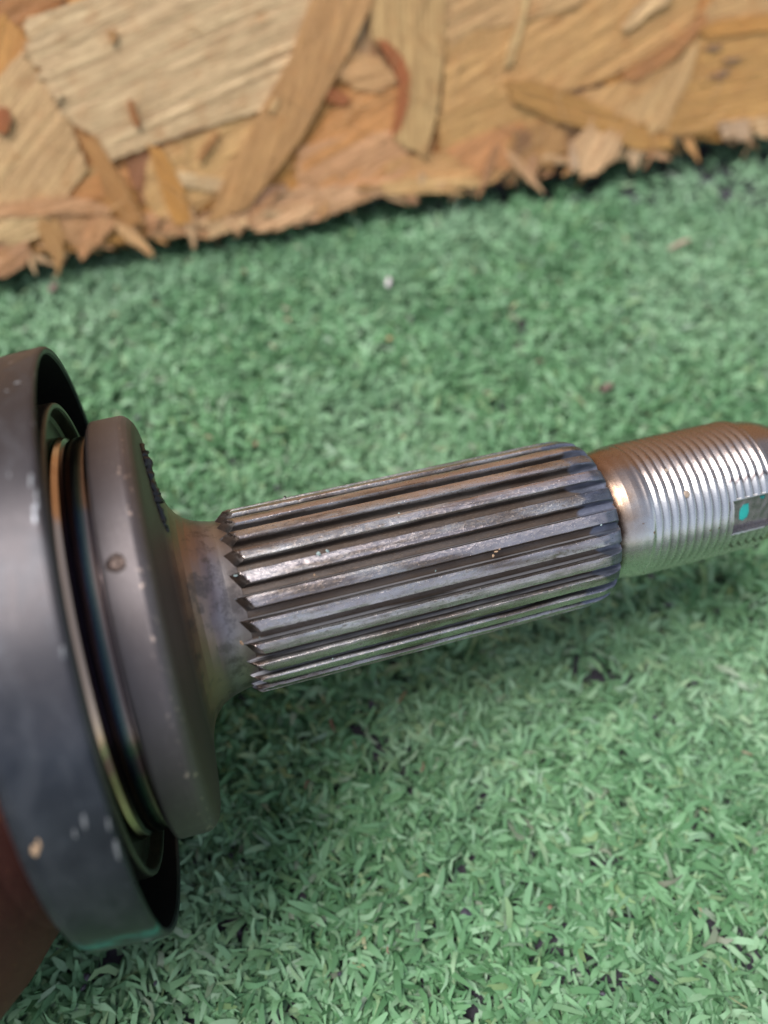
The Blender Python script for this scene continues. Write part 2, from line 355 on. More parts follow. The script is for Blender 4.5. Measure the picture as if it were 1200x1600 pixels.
for k in range(NT_):
    pc = PH0 - k*2*math.pi/NT_
    V = []
    for s in st:
        for (r, h) in sec:
            rr = min(r, limit(max(s, -20)) + 0.002*r)
            sx = max(s, -30.4 + 0.75*(0.95-max(-1.0, min(1.0, h))) + 1.15*(rr-12.3) + 0.18*noise.noise(Vector((k*3.7, h, r)))) if s < -20 else s
            wear = noise.noise(Vector((s*0.35, k*7.1, h*2)))*0.045 + noise.noise(Vector((s*1.9, k*3.3, h*3)))*0.022
            nick = noise.noise(Vector((s*1.1, k*11.3, 5+h*0.8))); wear -= max(0.0, nick-0.42)*0.35
            if r > 13.3: rr += wear - 0.01
            hh = h*(1+0.05*noise.noise(Vector((s*0.8, k*5.7, 4+(h > 0))))) if r > 13.0 else h
            a = pc + hh/r
            V.append((sx*MM, math.sin(a)*rr*MM, math.cos(a)*rr*MM))
    K = len(sec); F = []
    for i in range(len(st)-1):
        for j in range(K-1): F.append((i*K+j, (i+1)*K+j, (i+1)*K+j+1, i*K+j+1))
    b = (len(st)-1)*K; F.append(tuple(b+j for j in range(K))); F.append(tuple(reversed(range(K))))
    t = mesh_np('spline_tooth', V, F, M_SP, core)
    for p in t.data.polygons[-2:]: p.use_smooth = False
    for e in t.data.edges:
        a_, b_ = e.vertices; ja, jb = a_ % K, b_ % K
        if (ja == jb and ja in (6, 7, K-8, K-7)) or (ja != jb and (a_//K in (0, len(st)-1))): e.use_edge_sharp = True

# threaded end with relief, milled slot and nose
tp = dense([(28.6, 9.6), (29.4, 9.5), (30.0, 9.75), (30.7, 10.2), (31.2, 10.4), (32.2, 10.75), (33.5, 11.05), (35.0, 11.25)], 0.25)
ss = np.concatenate([[p[0] for p in tp], np.arange(35.12, 57.3, 0.125), [57.3, 57.45, 57.6, 57.9, 58.3, 58.7, 60.5, 62.0, 63.2, 64.4, 65.4, 66.2, 66.8, 67.0]])
i0 = int(np.searchsorted(ss, SLOT_S)); ss = np.sort(np.concatenate([ss, [SLOT_S-0.02, SLOT_S+0.02]]))
ang = np.linspace(0, 2*np.pi, 360, endpoint=False)
ea = math.asin(SLOT_W/11.3)
ang = np.sort(np.concatenate([ang, [(SLOT_PHI+q) % (2*math.pi) for q in (-ea-0.004, -ea+0.004, ea-0.004, ea+0.004)]]))
V = []; nn = len(ang); kk = len(ss)
for a in ang:
    da = (a-SLOT_PHI+math.pi) % (2*math.pi)-math.pi
    for s in ss:
        if s <= 35.0: r = float(np.interp(s, [p[0] for p in tp], [p[1] for p in tp]))
        else: r = float(np.interp(s, [35, 36.5, 57.3, 57.45, 57.6, 57.9, 58.3, 58.7, 60.5, 62.0, 63.2, 64.4, 65.4, 66.2, 66.8, 67.0],
                                   [11.25, 11.35, 11.35, 11.25, 11.0, 10.85, 10.8, 10.8, 10.7, 10.4, 10.0, 9.5, 8.9, 8.0, 6.5, 0.01]))
        f = min(1, max(0, (s-34.0)/3.2))*min(1, max(0, (57.25-s)/0.8))
        ph = (s/1.5 - a/(2*math.pi)) % 1.0
        tri = abs(ph-0.5)*2                      # 0 at crest ... 1 at root
        tri = max(0.0, (tri-0.16)/0.84)**1.15
        r -= 0.44*tri*f
        if s > SLOT_S and abs(da) < ea:
            t_ = r*math.sin(da); n2 = r*math.cos(da)
            if abs(r*math.sin(da)) < SLOT_W+0.2: n2 = min(n2, 9.55+0.04*noise.noise(Vector((s, a*9, 0))))
            r2 = math.hypot(t_, n2); a2 = SLOT_PHI+math.atan2(t_, n2)
            V.append((s*MM, math.sin(a2)*r2*MM, math.cos(a2)*r2*MM)); continue
        V.append((s*MM, math.sin(a)*r*MM, math.cos(a)*r*MM))
i = np.arange(nn)[:, None]; j = np.arange(kk-1)[None]; i2 = (i+1) % nn
F = np.stack([i*kk+j, i*kk+j+1, i2*kk+j+1, i2*kk+j], -1).reshape(-1, 4)
th = mesh_np('threaded_end', V, F, M_TH, shaft)
th.data.set_sharp_from_angle(angle=math.radians(48))
# raised burr round the slot and the turquoise paint dabs in it
def blob(name, pts, nrm_phi, r, mat, parent, thick=0.12):
    """thin paint dab, outline pts = (s, tangential mm) about the slot centre"""
    V = []; c, sn = math.cos(nrm_phi), math.sin(nrm_phi)
    cs = sum(p[0] for p in pts)/len(pts); ct = sum(p[1] for p in pts)/len(pts)
    for (sc, h) in ((1.0, 0.0), (0.93, thick*0.7), (0.6, thick)):
        for (s, t) in pts:
            s2 = cs+(s-cs)*sc; t2 = ct+(t-ct)*sc
            V.append((s2*MM, ((r+h)*sn+t2*c)*MM, ((r+h)*c-t2*sn)*MM))
    n = len(pts); F = [(a*n+i, a*n+(i+1) % n, (a+1)*n+(i+1) % n, (a+1)*n+i) for a in (0, 1) for i in range(n)]
    F.append(tuple(range(2*n, 3*n)))
    return mesh_np(name, V, F, mat, parent)
M_TQ = plain('turquoise_marking_paint', (0.02, 0.36, 0.32), 0.45, 0.0, 0.15, 600)
M_BURR = plain('raised_bright_burr', (0.62, 0.60, 0.58), 0.28, 0.9)
def slot_pt(px, py):
    s, ph = px_to_shaft(px, py, 9.8+0.2); return s, 9.6*math.tan(ph-SLOT_PHI)
dab = [slot_pt(*p) for p in ((1164, 789), (1172, 787), (1173, 800), (1170, 809), (1162, 815), (1157, 813), (1158, 802), (1160, 795))]
blob('paint_dab', dab, SLOT_PHI, 9.57, M_TQ, th)
blob('paint_dab', [slot_pt(*p) for p in ((1189, 775), (1197, 774), (1195, 780), (1190, 779))], SLOT_PHI, 9.57, M_TQ, th)
def strip(name, path, rad, mat, parent, nseg=6, jit=0.3, seed=0):
    V = []; F = []
    for i, p in enumerate(path):
        q = path[min(i+1, len(path)-1)] - path[max(i-1, 0)]
        m = q.to_track_quat('X', 'Z').to_matrix()
        rr = rad*(1+jit*noise.noise(Vector((i*0.9, seed, 0)))*2) * (0.3 if i in (0, len(path)-1) else 1)
        for j in range(nseg):
            a = 2*math.pi*j/nseg; V.append(p + m @ Vector((0, math.cos(a), math.sin(a)*0.8))*rr)
    for i in range(len(path)-1):
        for j in range(nseg):
            F.append((i*nseg+j, (i+1)*nseg+j, (i+1)*nseg+(j+1) % nseg, i*nseg+(j+1) % nseg))
    return mesh_np(name, V, F, mat, parent)
for sgn in (-1, 1):
    path = [on_surface(SLOT_S+0.1+q*0.4, SLOT_PHI+sgn*(ea+0.006+0.006*noise.noise(Vector((q*.8, sgn, 2)))), 11.2+0.1*noise.noise(Vector((q*.7, 0, sgn)))) for q in range(17)]
    strip('slot_burr', path, 0.16*MM, M_BURR, th, seed=sgn)
path = [on_surface(SLOT_S-0.05+0.06*noise.noise(Vector((q, 5, 0))), SLOT_PHI-ea+q*2*ea/12, 11.25) for q in range(13)]
strip('slot_burr', path, 0.17*MM, M_BURR, th, seed=5)

# cast bell of the joint behind the ring
lathe('joint_housing', dense([(-56.2, 34.5), (-58.5, 35.2), (-60.5, 36.5), (-63.5, 39.5), (-66.5, 42.8), (-70, 45.6), (-74, 47.2), (-80, 47.8), (-96, 47.8), (-100, 46.0), (-104, 40), (-105, 20), (-105, 0.1)], 1.2), M_BELL, 200)

# crumbs, burrs and grease
def crumb_mesh(name, items, mat, parent, kind='stuff', sub=1):
    V = []; F = []
    base = bmesh.new(); bmesh.ops.create_icosphere(base, subdivisions=sub, radius=1)
    bv = [v.co.copy() for v in base.verts]; bf = [[v.index for v in f.verts] for f in base.faces]; base.free()
    for q, (p, r, st_) in enumerate(items):
        o = len(V); rot = Matrix.Rotation(random.random()*6, 3, Vector((random.random(), random.random(), random.random()+.1)).normalized())
        for v in bv:
            k = 1+0.55*noise.noise(v*1.7+Vector((q*3.1, 0, 0)))
            V.append(p + rot @ Vector((v.x*st_, v.y, v.z*0.7))*(r*k))
        F += [tuple(o+i for i in f) for f in bf]
    o = mesh_np(name, V, F, mat, parent, sub > 1)
    if kind: tag(o, kind=kind)
    return o
M_PALE = plain('pale_teal_grit', (0.30, 0.38, 0.37), 0.5, 0.1)
def sp_items(pts, r):
    out = []
    for (x, y, rad) in pts:
        s, ph = px_to_shaft(x, y, r); out.append((on_surface(s, ph, r-0.1), rad*MM, 1.7))
    return out
pale = [(497, 865, .38), (512, 861, .32), (491, 910, .22), (421, 851, .15), (463, 842, .14), (444, 815, .13), (405, 822, .1), (511, 831, .12), (368, 899, .2), (390, 889, .1),
        (624, 802, .16), (686, 838, .14), (552, 820, .1), (532, 939, .12), (545, 942, .1), (440, 1031, .12), (456, 1052, .09), (406, 996, .1), (681, 892, .1), (641, 950, .1), (520, 1030, .1), (912, 819, .2), (940, 820, .15)]
crumb_mesh('grit_crumbs', sp_items(pale, 13.9), M_PALE, core)
tan_ = [(776, 862, .22), (780, 857, .22), (771, 868, .18), (492, 898, .2), (378, 1005, .3), (630, 760, .22), (646, 748, .12)]
crumb_mesh('rust_crumbs', sp_items(tan_, 13.8), plain('tan_rust_crumbs', (0.36, 0.23, 0.14), 0.7), core)
M_GREASE = plain('black_grease', (0.012, 0.011, 0.010), 0.28)
path = []
for q in range(40):
    t = q/39; ph = math.radians(40 - 27*t+1.5*noise.noise(Vector((q*.5, 1, 0))))
    path.append(on_surface(-37.5+0.9*t+0.25*noise.noise(Vector((q*.4, 8, 0))), ph, 26.5-9.5*t))
strip('grease_smear', path, 0.5*MM, M_GREASE, fl, 10, 0.9, 3)
items = [(path[i_], r_*MM, 1.2) for i_, r_ in ((6, .6), (9, .95), (13, .6), (22, .65), (25, .8), (33, .55))]
gr = crumb_mesh('grease_lumps', items, M_GREASE, fl, sub=3)
dots = sp_items([(443, 775, .35)], 14.0) 
crumb_mesh('grease_lumps', dots, M_GREASE, core)
brown = []
for (x, y, rad, r) in ((1073, 772, .55, 11.3), (1041, 735, .35, 11.3)):
    s, ph = px_to_shaft(x, y, r); small_lathe('rust_spot', [(rad*1.1, -0.12), (rad*0.95, 0.08), (rad*.5, 0.12), (0.001, 0.1)], plain('tan_spot', (0.36, 0.27, 0.20), 0.5, 0.3), on_surface(s, ph, r-0.05), Vector((0, math.sin(ph), math.cos(ph))), th, 14)
# chips stuck on the ring
def ring_mark(pts, mat, name):
    for (x, y, lx, ly) in pts:
        s, ph = px_to_shaft(x, y, 41.2)
        rr = 40.8+(s+55.2)*0.096
        V = []; n = 11
        lx *= .55; ly *= .8
        for h, sc in ((-.04, 1.0), (.03, .7)):
            for q in range(n):
                a = 2*math.pi*q/n; k = sc*(1+.35*noise.noise(Vector((x+q*.9, y, 0))))
                V.append(on_surface(s+lx*k*math.cos(a)+0.35*ly*k*math.sin(a)*0.3, ph+ly*k*math.sin(a)/rr, rr+h))
        F = [(q, (q+1) % n, n+(q+1) % n, n+q) for q in range(n)] + [tuple(range(n, 2*n))]
        mesh_np(name, V, F, mat, ring)
M_SCUFF = plain('bare_metal_scuff', (0.19, 0.19, 0.195), 0.5, 0.4)
ring_mark([(50, 752, .45, 1.3), (58, 775, .3, .9), (60, 790, .25, .7), (15, 743, .2, .6), (132, 1281, .45, 1.5), (117, 1302, .35, .9), (170, 1285, .3, 1.1), (183, 1325, .4, 2.0),
           (99, 1020, .3, .9), (30, 600, .9, .25), (12, 612, .5, .2)], M_SCUFF, 'scuff_mark')
ring_mark([(55, 1333, .8, 1.1), (60, 1322, .4, 1.0)], plain('tan_clay_speck', (0.42, 0.27, 0.16), 0.7), 'clay_speck')

# ------------------------------------------------------------------ turf
T = NT('turf_backing_purple_black'); tc = T.n('TexCoord').outputs['Object']
n_ = T.noise(tc, 900, 4); far = T.noise(tc, 260, 5, 0.7)
d_ = T.n('VectorMath', {'operation': 'LENGTH'}, _0=tc).outputs[1]
near = T.mix(n_, (0.018, 0.015, 0.020), (0.055, 0.048, 0.062))
farc = T.mix(far, (0.030, 0.085, 0.038), (0.075, 0.20, 0.09))
base = T.mix(T.step(d_, 0.42, 0.60), near, farc)
M_BACK = T.out(Base_Color=base, Roughness=0.85, Normal=T.bump(n_, 0.6, 0.0005))
g = 40.0
V = [(-g, -g, 0), (g, -g, 0), (g, g, 0), (-g, g, 0)]
ground = tag(mesh_np('ground', V, [(0, 1, 2, 3)], M_BACK, None, False), kind='structure')

T = NT('green_turf_fibre')
geo = T.n('NewGeometry'); rnd = geo.outputs['Random Per Island']
pos = geo.outputs['Position']
c = T.ramp(rnd, [(0.0, (0.065, 0.165, 0.062)), (0.25, (0.112, 0.245, 0.105)), (0.5, (0.170, 0.335, 0.160)), (0.72, (0.220, 0.395, 0.205)), (0.88, (0.30, 0.46, 0.28)),
                 (0.93, (0.22, 0.32, 0.13)), (0.975, (0.30, 0.42, 0.29)), (1.0, (0.20, 0.19, 0.14))])
pn = T.noise(pos, 36, 4, 0.65)
c = T.mix(T.math('MULTIPLY', T.step(pn, 0.40, 0.68), 0.45), c, (0.070, 0.165, 0.080))
pn2 = T.noise(pos, 14, 3)
c = T.mix(T.math('MULTIPLY', T.step(pn2, 0.42, 0.66), 0.38), c, (0.33, 0.45, 0.31))
st_ = T.noise(pos, 2600, 2)
c = T.mix(T.math('MULTIPLY', st_, 0.25), c, (0.10, 0.24, 0.12))
M_GRASS = T.out(Base_Color=c, Roughness=0.55, Specular_IOR_Level=0.35, Normal=T.bump(st_, 0.25, 0.0001))
tr = T.n('BsdfTranslucent', None, Color=c); ms = T.n('MixShader', None, _0=0.18, _1=T.b.outputs[0], _2=tr.outputs[0])
T.t.links.new(ms.outputs[0], T.t.nodes['Material Output'].inputs[0])

def blades(name, P, rng, L=(2.6, 6.0), W=(0.55, 1.35), zb=(0.1, 3.0), seg=3, mat=M_GRASS, lean=(40, 92), curl=1.25):
    n = len(P)
    az = rng.uniform(0, 2*np.pi, n)
    if n % 7 == 0: az = np.repeat(rng.uniform(0, 2*np.pi, n//7), 7) + rng.normal(0, 0.85, n)      # blades of one tuft lean together
    el = np.radians(90-rng.uniform(lean[0], lean[1], n))
    Ln = rng.uniform(*L, n)*MM; Wd = rng.uniform(*W, n)*MM
    roll = rng.normal(0, 0.55, n)
    crv = rng.normal(-0.9, 0.6, n)*curl; yaw = rng.normal(0, 0.95, n)*curl
    p = np.stack([P[:, 0], P[:, 1], rng.uniform(*zb, n)*MM], -1)
    Vs = []
    wprof = [0.8, 1.0, 0.9, 0.35] if seg == 3 else [0.8, 1.0, 0.15]
    for i in range(seg+1):
        dirv = np.stack([np.cos(el)*np.cos(az), np.cos(el)*np.sin(az), np.sin(el)], -1)
        side = np.stack([-np.sin(az), np.cos(az), np.zeros(n)], -1)
        up = np.cross(dirv, side)
        sd_ = side*np.cos(roll)[:, None] + up*np.sin(roll)[:, None]
        hw = (Wd*wprof[i]/2)[:, None]
        Vs += [p - sd_*hw, p + sd_*hw]
        p = p + dirv*(Ln/seg)[:, None]
        el = el + crv/seg; az = az + yaw/seg; roll = roll + rng.normal(0, 0.3, n)
        p[:, 2] = np.maximum(p[:, 2], 0.0003)
    V = np.stack(Vs, 1)                                   # n, 2(seg+1), 3
    k = 2*(seg+1)
    f = np.array([[2*i, 2*i+1, 2*i+3, 2*i+2] for i in range(seg)])
    F = (np.arange(n)[:, None, None]*k + f[None]).reshape(-1, 4)
    return mesh_np(name, V.reshape(-1, 3), F, mat)
def spread(x0, x1, y0, y1, density, rng):
    n = int((x1-x0)*(y1-y0)*density)
    nt_ = n//7
    tx = rng.uniform(x0, x1, nt_); ty = rng.uniform(y0, y1, nt_)
    # tufts thin out in places so that the dark backing shows
    keep = np.array([noise.noise(Vector((a*95, b*95, 0)))+0.5*noise.noise(Vector((a*260, b*260, 3))) for a, b in zip(tx, ty)]) > -0.51
    tx, ty = tx[keep], ty[keep]; m = len(tx)
    P = np.stack([np.repeat(tx, 7)+rng.normal(0, 0.0009, m*7), np.repeat(ty, 7)+rng.normal(0, 0.0009, m*7)], -1)
    return P
P = np.concatenate([spread(-0.155, 0.175, -0.03, 0.21, 2.1e6, RNG), spread(-0.30, -0.17, -0.10, 0.30, 4.5e5, RNG), spread(0.18, 0.32, -0.10, 0.34, 4.5e5, RNG),
                    spread(-0.17, 0.18, -0.12, -0.03, 4.5e5, RNG), spread(-0.17, 0.18, 0.21, 0.30, 4.5e5, RNG)])
turf = tag(blades('artificial_grass', P, RNG), 'short green artificial turf fibres covering the whole ground', 'grass', kind='stuff')
n = 380
Pt = np.stack([RNG.uniform(-0.17, 0.2, n), RNG.uniform(-0.05, 0.26, n)], -1)
T = NT('dry_thatch_fibre'); rnd = T.n('NewGeometry').outputs['Random Per Island']
M_THATCH = T.out(Base_Color=T.ramp(rnd, [(0, (0.16, 0.09, 0.06)), (0.4, (0.25, 0.20, 0.12)), (0.8, (0.26, 0.27, 0.14)), (1, (0.32, 0.28, 0.22))]), Roughness=0.7)
tag(blades('dry_thatch', Pt, RNG, L=(1.5, 4), W=(0.3, 0.8), zb=(2.6, 5.0), mat=M_THATCH, lean=(70, 95), curl=1.6), 'scattered dry brown fibres among the green turf blades', 'thatch', kind='stuff')
# dark rubber crumbs low in the turf
items = []
for q in range(800):
    x, y = random.uniform(-0.17, 0.2), random.uniform(-0.05, 0.26)
    items.append((Vector((x, y, random.uniform(0.6, 4.2)*MM)), random.uniform(.35, .9)*MM, 1.3))
tag(crumb_mesh('rubber_crumbs', items, plain('rubber_crumb', (0.045, 0.038, 0.052), 0.5), None), 'dark rubber crumbs sunk between the turf fibres', 'rubber crumbs')

def px_ray(px, py):
    c, sn = math.cos(PITCH), math.sin(PITCH)
    x, y = (px-600)/FPX, (py-800)/FPX
    return Vector((x, c - y*sn, -sn - y*c))
def px_ground(px, py, z=0.0):
    r = px_ray(px, py); t = (z-CAM.z)/r.z
    return CAM + r*t
# a few single bits lying on the turf
M_LEAF = plain('dry_brown_flake', (0.15, 0.095, 0.075), 0.7)
M_WHITE = plain('whitish_chip', (0.62, 0.56, 0.54), 0.5)
def flake(name, px, py, L, W, rz, mat, label, cat, z=5.5):
    p = px_ground(px, py, z*MM)
    V = []; F = []; n = 7
    for i in range(n):
        t = i/(n-1); wd = W*math.sin(math.pi*(0.1+0.85*t))**0.7/2; x = (t-.5)*L
        h = 0.5*math.sin(t*3.1)*L*.25
        for (y, zz) in ((-wd, h), (wd, h+.12*W), (wd, h+.12*W-.25), (-wd, h-.25)):
            V.append((x*MM, y*MM*(1+.3*noise.noise(Vector((t*5, px, 0)))), zz*MM))
    for i in range(n-1):
        for j in range(4): F.append((i*4+j, (i+1)*4+j, (i+1)*4+(j+1) % 4, i*4+(j+1) % 4))
    F += [(3, 2, 1, 0), tuple((n-1)*4+j for j in range(4))]
    o = mesh_np(name, V, F, mat, None); o.location = p; o.rotation_euler = (0.3, -0.2, rz)
    return tag(o, label, cat)
flake('dry_flake', 949, 605, 3.6, 1.6, 0.5, M_LEAF, 'small dry brown flake on the turf above the spline end', 'flake')
flake('pale_chip', 607, 441, 3.2, 1.6, 1.4, M_WHITE, 'tiny whitish chip on the turf below the board', 'chip')
flake('orange_chip', 609, 529, 1.5, 0.9, 0.2, plain('orange_chip', (0.40, 0.28, 0.13), 0.6), 'tiny orange-yellow crumb on the turf between board and shaft', 'chip')
flake('wood_sliver', 1062, 382, 7.0, 1.1, 0.4, plain('pinkish_sliver', (0.34, 0.22, 0.17), 0.6), 'thin pinkish brown sliver on the turf near the right edge', 'sliver')
flake('dry_flake', 84, 450, 3.4, 1.8, 1.0, M_LEAF, 'small rusty brown flake on the turf under the left end of the board', 'flake')
flake('dry_flake', 400, 693, 1.4, 0.8, 0.9, plain('red_brown_chip', (0.26, 0.12, 0.08), 0.6), 'tiny reddish chip on the turf left of the splines', 'flake')

# ------------------------------------------------------------------ OSB board standing on its broken lower edge
BZ = 11*MM
A = px_ground(0, 408, BZ); B = px_ground(1200, 203, BZ)
U = (B-A).normalized(); TILT = math.radians(30)
Nh = Vector((U.y, -U.x, 0))                                # towards the camera
Vv = (Vector((0, 0, 1))*math.cos(TILT) - Nh*math.sin(TILT)).normalized()
Nn = U.cross(Vv).normalized()
if Nn.dot(Nh) < 0: Nn = -Nn
board = link(bpy.data.objects.new('strand_board', None)); board.empty_display_size = 0.01
BM = Matrix((U, Vv, Nn)).transposed().to_4x4(); board.matrix_world = Matrix.Translation(A) @ BM
tag(board, 'amber oriented strand board panel with a splintered lower edge standing on the turf', 'strand board')
def px_board(px, py):
    r = px_ray(px, py); t = (A-CAM).dot(Nn)/r.dot(Nn); p = CAM + r*t - A
    return p.dot(U)*1000, p.dot(Vv)*1000

T = NT('board_strand_wood')
oi = T.n('ObjectInfo'); tc = T.n('TexCoord').outputs['Object']
v = T.n('VectorMath', {'operation': 'SCALE'}, _0=tc, Scale=1000.0).outputs[0]
off = T.n('CombineXYZ', None, X=T.math('MULTIPLY', oi.outputs['Random'], 170.0), Y=T.math('MULTIPLY', oi.outputs['Random'], 91.0))
v = T.n('VectorMath', {'operation': 'ADD'}, _0=v, _1=off.outputs[0]).outputs[0]
g1 = T.noise(T.map(v, (0.035, 0.8, 1)), 1.0, 6, 0.68, 0.25)
g2 = T.noise(T.map(v, (0.13, 4.2, 1)), 1.0, 4, 0.65)
bl_ = T.noise(v, 0.16, 4)
c0 = oi.outputs['Color']
dark = T.mix(0.55, c0, (0.24, 0.10, 0.030)); light = T.mix(0.30, c0, (0.88, 0.60, 0.30))
c = T.mix(T.step(g1, 0.40, 0.72), dark, c0); c = T.mix(T.math('MULTIPLY', T.step(g2, 0.52, 0.72), 0.5), c, light)
c = T.mix(T.math('MULTIPLY', T.step(g2, 0.46, 0.28), 0.32), c, dark)
c = T.mix(T.math('MULTIPLY', T.step(bl_, 0.50, 0.75), 0.45), c, (0.42, 0.17, 0.045))
cr = T.noise(T.map(v, (0.03, 2.3, 1), (5, 5, 0)), 1.0, 3, 0.7, 0.3)
c = T.mix(T.math('MULTIPLY', T.band(cr, 0.485, 0.505, 0.012), 0.55), c, (0.17, 0.075, 0.028))
sp_ = T.step(T.noise(T.map(v, (0.5, 1, 1)), 0.9, 2), 0.73, 0.77)
c = T.mix(T.math('MULTIPLY', sp_, 0.6), c, (0.07, 0.045, 0.035))
h = T.math('ADD', T.math('MULTIPLY', g1, 1.2), T.math('MULTIPLY', g2, 0.9)); h = T.math('SUBTRACT', h, T.math('MULTIPLY', T.band(cr, 0.485, 0.505, 0.012), 0.8))
M_WOOD = T.out(Base_Color=c, Roughness=0.5, Specular_IOR_Level=0.4, Normal=T.bump(h, 0.6, 0.0003))

T = NT('strand_board_core'); tc = T.n('TexCoord').outputs['Object']
v = T.n('VectorMath', {'operation': 'SCALE'}, _0=tc, Scale=1000.0).outputs[0]
vor = T.n('TexVoronoi', None, Vector=T.map(T.n('VectorMath', {'operation': 'ADD'}, _0=v, _1=T.n('VectorMath', {'operation': 'SCALE'}, _0=T.n('TexNoise', None, Vector=v, Scale=0.03).outputs[1], Scale=40.0).outputs[0]).outputs[0], (0.03, 0.07, 0.07)), Scale=1.0)
hh = T.n('SeparateColor', None, Color=vor.outputs['Color']).outputs[0]
c = T.ramp(hh, [(0, (0.34, 0.17, 0.07)), (0.4, (0.48, 0.27, 0.12)), (0.7, (0.58, 0.36, 0.18)), (1, (0.42, 0.20, 0.08))])
c = T.mix(T.math('MULTIPLY', T.noise(T.map(v, (0.08, 1, 1)), 1.0, 5), 0.5), c, (0.26, 0.12, 0.05))
M_CORE = T.out(Base_Color=c, Roughness=0.7, Normal=T.bump(T.noise(v, 0.6, 5), 0.6, 0.0005))

# core slab with a ragged, chewed lower edge
nu, x0, x1 = 260, -330.0, 520.0
V = []; F = []
hs_ = [0.0, 4.0, 14.0, 40.0, 160.0, 620.0]
for i in range(nu+1):
    u = x0+(x1-x0)*i/nu
    for sidew in (0, 1):
        for k, h in enumerate(hs_):
            if k == 0: h = 1.0+3.0*noise.noise(Vector((u*0.11, sidew*4, 0)))+1.6*noise.noise(Vector((u*0.6, sidew*9, 2)))
            wv = (-0.3 if sidew == 0 else -14.5)+(0.5*noise.noise(Vector((u*.2, h*.3, sidew))) if k < 3 else 0)
            V.append((u*MM, h*MM, wv*MM))
K = len(hs_)*2; H = len(hs_)
for i in range(nu):
    a, b = i*K, (i+1)*K
    for k in range(H-1):
        F.append((a+k, b+k, b+k+1, a+k+1)); F.append((a+H+k, a+H+k+1, b+H+k+1, b+H+k))
    F.append((a, a+H, b+H, b)); F.append((a+H-1, b+H-1, b+2*H-1, a+2*H-1))
F.append(tuple(range(0, H)) + tuple(reversed(range(H, 2*H)))); o_ = nu*K
F.append(tuple(reversed([o_+q for q in range(0, H)])) + tuple(o_+q for q in range(H, 2*H)))
mesh_np('board_core', V, F, M_CORE, board, False)

def strand(poly, grain, w0, col, name='strand', thick=0.42, rag=0.45, relief=0.25, bend=0.0, tilt=(0, 0), grid=2.2, seed=None):
    """a wood strand: outline in board mm, grain angle (rad), height over the face"""
    seed = random.random()*100 if seed is None else seed
    cx = sum(p[0] for p in poly)/len(poly); cy = sum(p[1] for p in poly)/len(poly)
    cg, sg = math.cos(-grain), math.sin(-grain)
    loc = [((x-cx)*cg-(y-cy)*sg, (x-cx)*sg+(y-cy)*cg) for x, y in poly]
    out = []
    for (p, q) in zip(loc, loc[1:]+loc[:1]):
        L = math.hypot(q[0]-p[0], q[1]-p[1]); m = max(1, int(L/max(grid*0.42, 0.3)))
        across = abs(q[1]-p[1])/max(L, 1e-6)               # ends of the strand splinter along the grain
        for i in range(m):
            t = i/m; x = p[0]+(q[0]-p[0])*t; y = p[1]+(q[1]-p[1])*t
            x += rag*((0.4+2.0*across)*noise.noise(Vector((y*1.6, x*.3, seed)))*1.6 + 2.2*across*noise.noise(Vector((y*4.5, 3, seed))))
            y += rag*0.6*noise.noise(Vector((x*0.5, y, seed+9)))
            out.append((x, y))
    xs = [p[0] for p in out]; ys = [p[1] for p in out]
    pts = [Vector(p) for p in out]; n = len(pts)
    gx = np.arange(min(xs)+grid*.5, max(xs), grid*1.3); gy = np.arange(min(ys)+grid*.4, max(ys), grid*0.7)
    def inside(x, y):
        c = False; j = n-1
        for i in range(n):
            if (out[i][1] > y) != (out[j][1] > y) and x < (out[j][0]-out[i][0])*(y-out[i][1])/(out[j][1]-out[i][1])+out[i][0]: c = not c
            j = i
        return c
    allp = pts+[Vector((float(x), float(y))) for x in gx for y in gy if inside(x, y)]
    r = delaunay_2d_cdt(allp, [], [list(range(n))], 1, 1e-4)
    vs, fs = r[0], r[2]
    half_l = max(max(xs), -min(xs))
    def top(p):
        z = relief*0.75*(noise.noise(Vector((p.x*0.035, p.y*0.55, seed)))+0.4*noise.noise(Vector((p.x*0.10, p.y*1.9, seed))))
        z += bend*((p.x/half_l)**2) + tilt[0]*p.x/half_l + tilt[1]*p.y/4
        return z
    V = [(p.x*MM, p.y*MM, top(p)*MM) for p in vs]; nv = len(V)
    V += [(p.x*MM, p.y*MM, (top(p)-thick)*MM) for p in vs]
    F = [tuple(f) for f in fs]; F = [f if (vs[f[1]]-vs[f[0]]).cross(vs[f[2]]-vs[f[0]]) > 0 else f[::-1] for f in F]
    cnt = {}
    for f in F:
        for a, b in zip(f, f[1:]+f[:1]): cnt[(a, b)] = 1
    rim = [(a, b) for (a, b) in cnt if (b, a) not in cnt]
    F2 = [tuple(nv+i for i in reversed(f)) for f in F] + [(a, nv+a, nv+b, b) for a, b in rim]
    o = mesh_np(name, V, F+F2, M_WOOD, board, False)
    o.matrix_parent_inverse = Matrix.Identity(4)
    o.location = (cx*MM, cy*MM, w0*(0.62 if w0 > 0 else 1)*MM); o.rotation_euler = (0, 0, grain)
    if sum(col) < 1.5 and col not in (PALE, STRAW, AMBER, ORANGE, BROWN, RED, PINK): col = tuple(min(.85, q*k_) for q, k_ in zip(col, (1.28, 1.2, 1.02)))
    o.color = (*col, 1)
    return o

PALE, STRAW, AMBER, ORANGE, BROWN, RED = (0.80, 0.57, 0.31), (0.76, 0.46, 0.18), (0.70, 0.33, 0.08), (0.76, 0.34, 0.11), (0.44, 0.18, 0.05), (0.42, 0.11, 0.035)
PINK = (0.78, 0.41, 0.20)
def tr(pix, deg, w0, col, **k):
    """strand whose outline was read off the photograph and laid onto the board's face"""
    return strand([px_board(*p) for p in pix], math.radians(deg), w0, col, **k)
